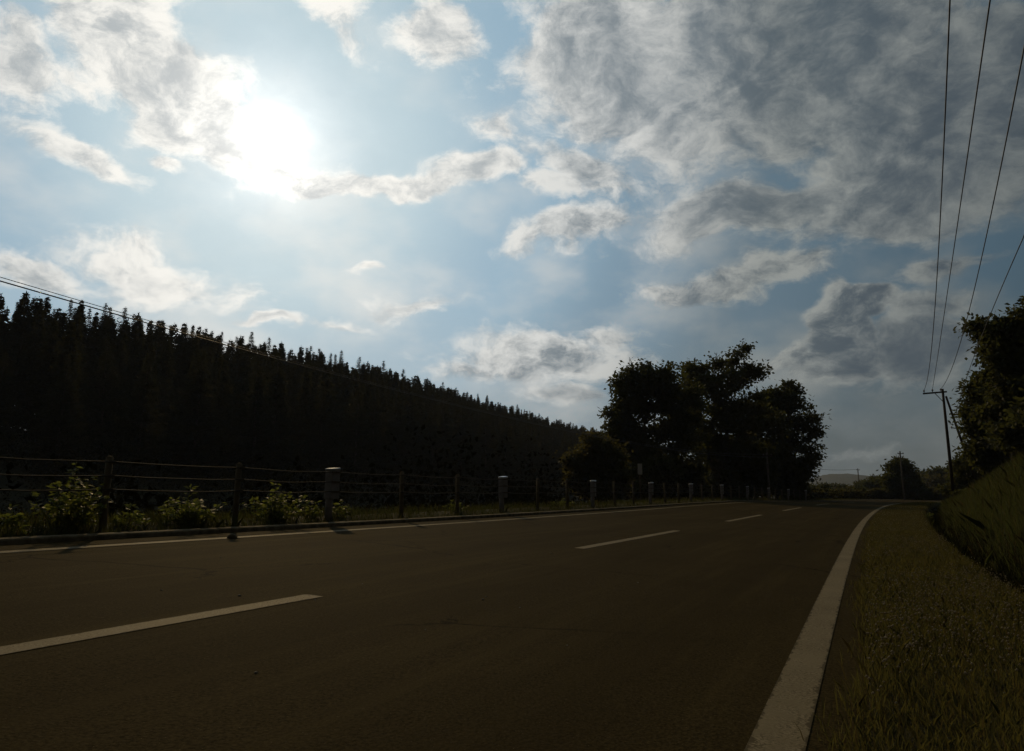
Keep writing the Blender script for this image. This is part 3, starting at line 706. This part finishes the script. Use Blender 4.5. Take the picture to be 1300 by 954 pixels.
PY = 50.0
def main_pole():
    bx = at(1211, PY); base = Vector((bx, PY, gz(bx, PY))); top = hit(1196.5, 494, PY); top.y = PY
    r = empty('utility_pole', base, 'tall dark wooden utility pole with a one-sided crossarm above the right verge', 'utility pole')
    h = top - base; mb = MB(); mb.tube([(0, 0, -.6), h * .5, h], [.105, .09, .07], 12); mb.build('pole_shaft', M['pole_wood'], r, True)
    a0 = hit(1170.8, 500.4, PY - 1.0) - base; a1 = hit(1200, 498, PY + .2) - base
    d = a1 - a0; ang = math.atan2(d.y, d.x); pit = -math.atan2(d.z, math.hypot(d.x, d.y))
    Mr = Matrix.Rotation(ang, 3, 'Z') @ Matrix.Rotation(pit, 3, 'Y')
    sh = Vector((0, -.14, 0)); mb = MB(); mb.box((a0 + a1) / 2 + sh, (d.length, .09, .10), Mr, bev=.01); mb.build('crossarm', M['pole_wood'], r)
    mb = MB(); mb.tube([hit(1185, 499.5, PY - .6) - base + sh, hit(1196.8, 511, PY - .1) - base + sh * .7], .022, 6); mb.build('arm_brace', M['pole_wood'], r)
    tips = []
    for f in (.035, .40, .76):
        c = a0.lerp(a1, f) + sh + Vector((0, 0, .05)); mb = MB()
        mb.tube([c, c + Vector((0, 0, .06)), c + Vector((0, 0, .065)), c + Vector((0, 0, .10)), c + Vector((0, 0, .11)), c + Vector((0, 0, .16)), c + Vector((0, 0, .19))], [.018, .018, .055, .045, .06, .045, .02], 10)
        mb.build('insulator', M['insulator'], r, True); tips.append(base + c + Vector((0, 0, .15)))
    s_top = hit(1201, 503.5, PY + .1); s_mid = hit(1220, 558, PY + 1.2); dd = (s_mid - s_top).normalized(); p_ = s_top.copy()
    while p_.z > gz(p_.x, p_.y) - .3 and p_.z > -2: p_ += dd * .1
    s = empty('strut_pole', p_, 'leaning wooden strut pole propping the tall pole beside the slope trees', 'strut pole')
    mb = MB(); mb.tube([(0, 0, 0), (s_top - p_) * .5, s_top - p_], [.095, .08, .062], 12); mb.build('strut_shaft', M['pole_wood'], s, True)
    b0 = hit(1208, 543.4, PY + .6) - p_; b1 = hit(1220.5, 544.6, PY + 1.2) - p_
    mb = MB(); mb.tube([b0, b1], .03, 6); mb.build('side_bracket', M['pole_wood'], s)
    mb = MB(); c = b0; mb.tube([c - Vector((0, 0, .05)), c + Vector((0, 0, .02)), c + Vector((0, 0, .07)), c + Vector((0, 0, .1))], [.02, .05, .045, .015], 8); mb.build('insulator', M['insulator'], s, True)
    return tips, p_ + b0, top
tips, low_tip, ptop = main_pole()
lab = ['leftmost of the three thin wires rising from the crossarm', 'middle one of the three thin wires rising from the crossarm', 'right one of the three thin wires rising from the crossarm']
ups = [((1206, 0), (1197.5, 200)), ((1257, 0), (1228, 200)), ((1300, 62), (1279, 170))]
for tp, la, ((u0, v0), (u1, v1)) in zip(tips, lab, ups):
    Y0 = depth_for(u0, v0, 8.2); e = hit(u0, v0, Y0)
    # plan position where the line of sight of the second pixel crosses the straight plan line
    a1 = ray(u1, v1)[0]; dx, dy = tp.x - e.x, tp.y - e.y; f = (a1 * e.y - e.x) / (dx - a1 * dy); q = Vector((e.x + dx * f, e.y + dy * f, 0)); q.z = H + ray(u1, v1)[1] * q.y
    P = np.array([list(e), list(q), list(tp)]); d = np.array([0, (q - e).xy.length, (tp - e).xy.length]); cf = np.polyfit(d, P[:, 2], 2)
    back = []
    for k in np.linspace(-24, 0, 4)[:-1]:
        back.append([e.x + dx * k / d[2], e.y + dy * k / d[2], float(np.polyval(cf, k))])
    wire('power_wire', back + P.tolist(), .0125, la)
Y0 = depth_for(1300, 300, 6.4); wire('power_wire', [list(hit(1322, 235, Y0 * .82)), list(hit(1300, 300, Y0)), list(low_tip)], .011, 'lower thin wire passing in front of the slope tree near the right edge')

def plain_pole(px, Y, top_py, label, rad=.11, arm=True, m='pole_concrete', name='utility_pole'):
    x = at(px, Y); z0 = max(gz(x, Y), -4.); h = H + ray(px, top_py)[1] * Y - z0; r = empty(name, (x, Y, z0), label, 'utility pole')
    mb = MB(); mb.tube([(0, 0, -.4), (0, 0, h * .5), (0, 0, h)], [rad * 1.25, rad * 1.1, rad * .85], 10); mb.build('pole_shaft', M[m], r, True)
    if arm:
        mb = MB(); mb.box((0, -rad * 1.3, h - .35), (.9, .08, .09), bev=.01); mb.build('crossarm', M['pole_wood'], r)
        for sx in (-.35, .35):
            mb = MB(); mb.tube([(sx, -rad * 1.3, h - .31), (sx, -rad * 1.3, h - .27), (sx, -rad * 1.3, h - .19), (sx, -rad * 1.3, h - .15)], [.02, .05, .04, .015], 8); mb.build('insulator', M['insulator'], r, True)
    return Vector((x, Y - rad * 1.3, z0 + h - .2))
PL = plain_pole(977, 70.5, 574, 'pale utility pole in front of the layered tree beyond the fence', .085)
P2 = plain_pole(1148, 112, 573, 'slim utility pole standing in front of the lone far tree', .10)
P3 = plain_pole(1092, 186, 595, 'tiny distant utility pole above the far tree belt', .12)
P4 = plain_pole(1012, 140, 592, 'distant utility pole half hidden behind the layered tree', .10)
P5 = plain_pole(1229.5, 66, 590, 'slender pale pole standing in the scrub behind the strut pole', .05, False)
wire('distant_wire', [list(P4), list((P4 + P3) / 2 - Vector((0, 0, .3))), list(P3)], .03, 'faint distant wire running to the tiny pole above the far trees')
wire('distant_wire', [list(PL), list((PL + P4) / 2 - Vector((0, 0, .5))), list(P4)], .015, 'distant wire running behind the layered tree from the pale pole')
for dv, rad, la in ((0, .016, 'thick black cable sagging across the wooded ridge at the left'), (-5, .009, 'thin black cable just above the thick one across the wooded ridge')):
    e = hit(0, 357 + dv, 17.0); u1, v1 = 300, 442 + dv * .6; tp = PL + Vector((.0, 0, -.25 if dv == 0 else 0))
    dx, dy = tp.x - e.x, tp.y - e.y; a1 = ray(u1, v1)[0]; f = (a1 * e.y - e.x) / (dx - a1 * dy); q = Vector((e.x + dx * f, e.y + dy * f, 0)); q.z = H + ray(u1, v1)[1] * q.y
    d = np.array([0, (q - e).xy.length, (tp - e).xy.length]); cf = np.polyfit(d, [e.z, q.z, tp.z], 2)
    back = [[e.x + dx * k / d[2], e.y + dy * k / d[2], float(np.polyval(cf, k))] for k in (-16, -8)]
    wire('overhead_cable', back + [list(e), list(q), list(tp)], rad, la)

# ------------------------------------------------------------------ plants by the road
def blades(name, k, tf, nf, h0, h1, w, mats, pale=.25, lean=.35, zoff=-.01):
    t = tf(k); n = nf(k, t); x, y = pxy(t, n); z = ground(t, n) + zoff
    hh = rng.uniform(h0, h1, k) * (.7 + .5 * np.clip(vnoise(x, y, 2.2, 5) + .4, 0, 1)); a = rng.uniform(0, 6.283, k); ww = w * rng.uniform(.6, 1.4, k)
    P = np.stack([x, y, z], 1); sd_ = np.stack([np.cos(a), np.sin(a), np.zeros(k)], 1)
    ln = rng.normal(size=(k, 2)) * lean * hh[:, None]
    mid = P + np.stack([ln[:, 0] * .35, ln[:, 1] * .35, hh * .6], 1); tip = P + np.stack([ln[:, 0], ln[:, 1], hh], 1)
    V = np.stack([P - sd_ * ww[:, None] * .5, P + sd_ * ww[:, None] * .5, mid + sd_ * ww[:, None] * .4, tip, mid - sd_ * ww[:, None] * .4], 1).reshape(-1, 3)
    i = np.arange(k) * 5; F = np.stack([i, i + 1, i + 2, i + 3, i + 4], 1)
    return link(name, mesh_np(name, V, F, mats, (rng.random(k) < pale).astype(int))), (x, y, z + hh, t, n)
G = [M['grass_a'], M['grass_b']]
lt = lambda a, c: (lambda k: np.exp(rng.uniform(math.log(a + 3), math.log(c + 3), k)) - 3)
o, _ = blades('verge_grass', 90000, lt(2.2, 75), lambda k, t: -.27 + .09 * vnoise(t, t * .3, 2.1, 4) + .05 * rng.normal(size=k) + (ditch_n(t) + .05 + .27) * rng.random(k), .03, .13, .005, G, .14)
tag(o, 'short grass covering the flat verge right of the road', 'grass', kind='stuff')
o, _ = blades('slope_grass', 110000, lt(6, 75), lambda k, t: ditch_n(t) - .62 + .14 * vnoise(t, t * .4, 2.7, 6) + .06 * rng.normal(size=k) - 8.5 * rng.random(k) ** 1.2, .10, .50, .011, [M['grass_c'], M['grass_b']], .12)
tag(o, 'rough grass covering the cut slope above the ditch at the right', 'grass', kind='stuff')
o, _ = blades('ditch_weeds', 26000, lt(6, 70), lambda k, t: ditch_n(t) - .46 + .21 * rng.normal(size=k), .07, .34, .007, [M['shade_leaf'], M['grass_c']], .22)
tag(o, 'dark weeds growing in the narrow ditch between verge and slope', 'weeds', kind='stuff')
o, _ = blades('fence_grass', 42000, lt(-2, 90), lambda k, t: 8.14 + 1.6 * rng.random(k) ** 1.7, .05, .24, .008, [M['grass_d'], M['grass_b']], .1)
tag(o, 'green grass strip growing at the foot of the cable fence', 'grass', kind='stuff')
def flowers():
    k = 7000; t = lt(2.4, 45)(k); n = -.30 + (ditch_n(t) + .15 + .30) * rng.random(k)
    x, y = pxy(t, n); keep = vnoise(x, y, 1.1, 9) + .5 * rng.random(k) > .12; x, y, t, n = x[keep], y[keep], t[keep], n[keep]; k = len(x)
    z = ground(t, n) + rng.uniform(.08, .17, k); r = rng.uniform(.005, .0105, k)
    d = np.array([(1, 0, 0), (0, 1, 0), (-1, 0, 0), (0, -1, 0), (0, 0, .9), (0, 0, -.7)], float)
    V = (np.stack([x, y, z], 1)[:, None, :] + d[None] * r[:, None, None]).reshape(-1, 3)
    f = np.array([(0, 1, 4), (1, 2, 4), (2, 3, 4), (3, 0, 4), (1, 0, 5), (2, 1, 5), (3, 2, 5), (0, 3, 5)])
    F = (np.arange(k)[:, None, None] * 6 + f[None]).reshape(-1, 3)
    tag(link('clover_flowers', mesh_np('clover_flowers', V, F, M['flower'])), 'tiny pale clover heads scattered through the verge grass', 'flowers', kind='stuff')
flowers()
def weed(px, n, top_py, half_w, label, stems, name='roadside_shrub'):
    t = t_at(px, n); p_ = gpt(t, n); dep = p_.y; h = max(H + ray(px, top_py)[1] * dep - p_.z, .3); wr = half_w / FOC * dep
    sb = MB(); P = []; D = []
    for i in range(stems):
        a = rng.uniform(0, 6.28); q = rng.random() ** .6; hh = h * (1.0 if i == 0 else rng.uniform(.45, .9) * (1 - .35 * q)); ex, ey = (0, 0) if i == 0 else (math.cos(a) * wr * q * 1.1, math.sin(a) * wr * q * .7)
        pts = [Vector((ex * .25, ey * .25, -.05)), Vector((ex * .7, ey * .7, hh * .5)), Vector((ex + rng.normal() * .03, ey, hh))]
        sb.tube(pts, [.007, .005, .002], 4)
        m = int(34 * hh / .8) + 8
        for j in range(m):
            f = rng.uniform(.08, 1.0); c = pts[0].lerp(pts[1], f * 2) if f < .5 else pts[1].lerp(pts[2], f * 2 - 1); b_ = rng.uniform(0, 6.28); off = rng.uniform(.0, .09) * (1.15 - f)
            P.append((c.x + math.cos(b_) * off, c.y + math.sin(b_) * off, c.z + rng.normal() * .015)); D.append((math.cos(b_), math.sin(b_), rng.uniform(-.35, .6)))
    P = np.array(P); D = np.array(D); k = len(P); V, F = quads(P, D, rdir(k, 1.2), rng.uniform(.03, .06, k), rng.uniform(.055, .12, k))
    r = empty(name, p_, label, 'shrub'); link('leaves', mesh_np('leaves', V, F, M['weed_leaf']), r); sb.build('stems', M['weed_leaf'], r); return r
weed(82, 8.65, 584, 50, 'tall leafy green shrub growing through the cables at the far left', 26)
weed(232, 8.6, 618, 42, 'bushy round green shrub below the cables between two brown posts', 28)
weed(346, 8.6, 610, 42, 'bright green leafy shrub just left of the nearest grey post', 27)
weed(8, 8.5, 645, 18, 'low green weed clump cropped by the left edge of the picture', 8)
weed(160, 8.5, 650, 20, 'small green weed clump between the tall shrub and the round shrub', 8)
weed(430, 8.6, 643, 14, 'small weed clump at the foot of the nearest grey post', 7)
weed(395, 8.6, 645, 12, 'little yellow green weed left of the nearest grey post base', 6)
weed(575, 8.9, 642, 16, 'low weed clump under the cables between the two nearest grey posts', 8)
weed(715, 9.0, 636, 18, 'low weed clump under the cables further along the fence', 8)
weed(1194, -2.4, 655, 8, 'tall flowering weed standing by the ditch below the utility pole', 7)
weed(1178, -2.2, 668, 8, 'short leafy weed at the ditch edge of the verge', 6)

# ------------------------------------------------------------------ loose stones on the asphalt
def stones():
    for i, (u, v, s) in enumerate([(613, 762, .012), (617, 758, .008), (700, 703, .014), (304, 757, .014), (400, 762, .008), (205, 750, .010), (325, 855, .010), (280, 708, .010), (310, 712, .008), (660, 772, .007), (460, 742, .008), (720, 820, .006), (540, 800, .006), (810, 740, .007)]):
        a, z = ray(u, v); Y = 5.0
        for _ in range(40):
            t, n = tn_of(a * Y, Y); Y = .5 * Y + .5 * (float(zroad(t, n)) - H) / z
        V = []; d = rdir(26)
        mb = MB(); k = 6
        for ring_, (zz, rr) in enumerate(((0, .8), (.35, 1.0), (.75, .6), (.9, .2))):
            for j in range(k): V.append(np.array([math.cos(j * 6.283 / k) * rr * rng.uniform(.8, 1.2), math.sin(j * 6.283 / k) * rr * rng.uniform(.8, 1.2), zz * .9]) * s)
        F = [(r_ * k + j, r_ * k + (j + 1) % k, (r_ + 1) * k + (j + 1) % k, (r_ + 1) * k + j) for r_ in range(3) for j in range(k)] + [tuple(18 + j for j in range(k))]
        mb.add(V, F); o = mb.build('pebble', M['stone'], None, True); o.location = (a * Y, Y, H + z * Y); o.rotation_euler = (0, 0, rng.uniform(0, 6))
        tag(o, 'tiny loose pebble lying on the dark asphalt', 'pebble', 'loose pebbles on the road')
    a, z = ray(295, 684); Y = 14.0
    for _ in range(40):
        t, n = tn_of(a * Y, Y); Y = .5 * Y + .5 * (float(zroad(t, n)) - H) / z
    mb = MB(); V = []; k = 9
    for zz, rr in ((0, .055), (.02, .06), (.045, .045), (.06, .02)):
        for j in range(k): V.append((math.cos(j * 6.283 / k) * rr * rng.uniform(.8, 1.2), math.sin(j * 6.283 / k) * rr * rng.uniform(.8, 1.2), zz))
    F = [(r_ * k + j, r_ * k + (j + 1) % k, (r_ + 1) * k + (j + 1) % k, (r_ + 1) * k + j) for r_ in range(3) for j in range(k)] + [tuple(27 + j for j in range(k))]
    mb.add(V, F); o = mb.build('stone', M['post_b'], None, True); o.location = (a * Y, Y, H + z * Y); tag(o, 'dark fist-sized stone beside the left edge line', 'stone')
stones()

# ------------------------------------------------------------------ the light haze in the evening air
def haze():
    m = bpy.data.materials.new('thin_evening_haze'); m.use_nodes = True; nt = m.node_tree; nt.nodes.clear()
    v = nt.nodes.new('ShaderNodeVolumePrincipled'); v.inputs['Density'].default_value = 1.3e-4; v.inputs['Color'].default_value = (.64, .76, .98, 1); v.inputs['Anisotropy'].default_value = .3
    out = nt.nodes.new('ShaderNodeOutputMaterial'); nt.links.new(v.outputs[0], out.inputs['Volume']); m.cycles.homogeneous_volume = True
    mb = MB(); mb.box((0, 1600, 38), (5200, 5200, 124)); tag(mb.build('haze', m), 'thin pale haze hanging in the evening air', 'haze', kind='stuff')
haze()
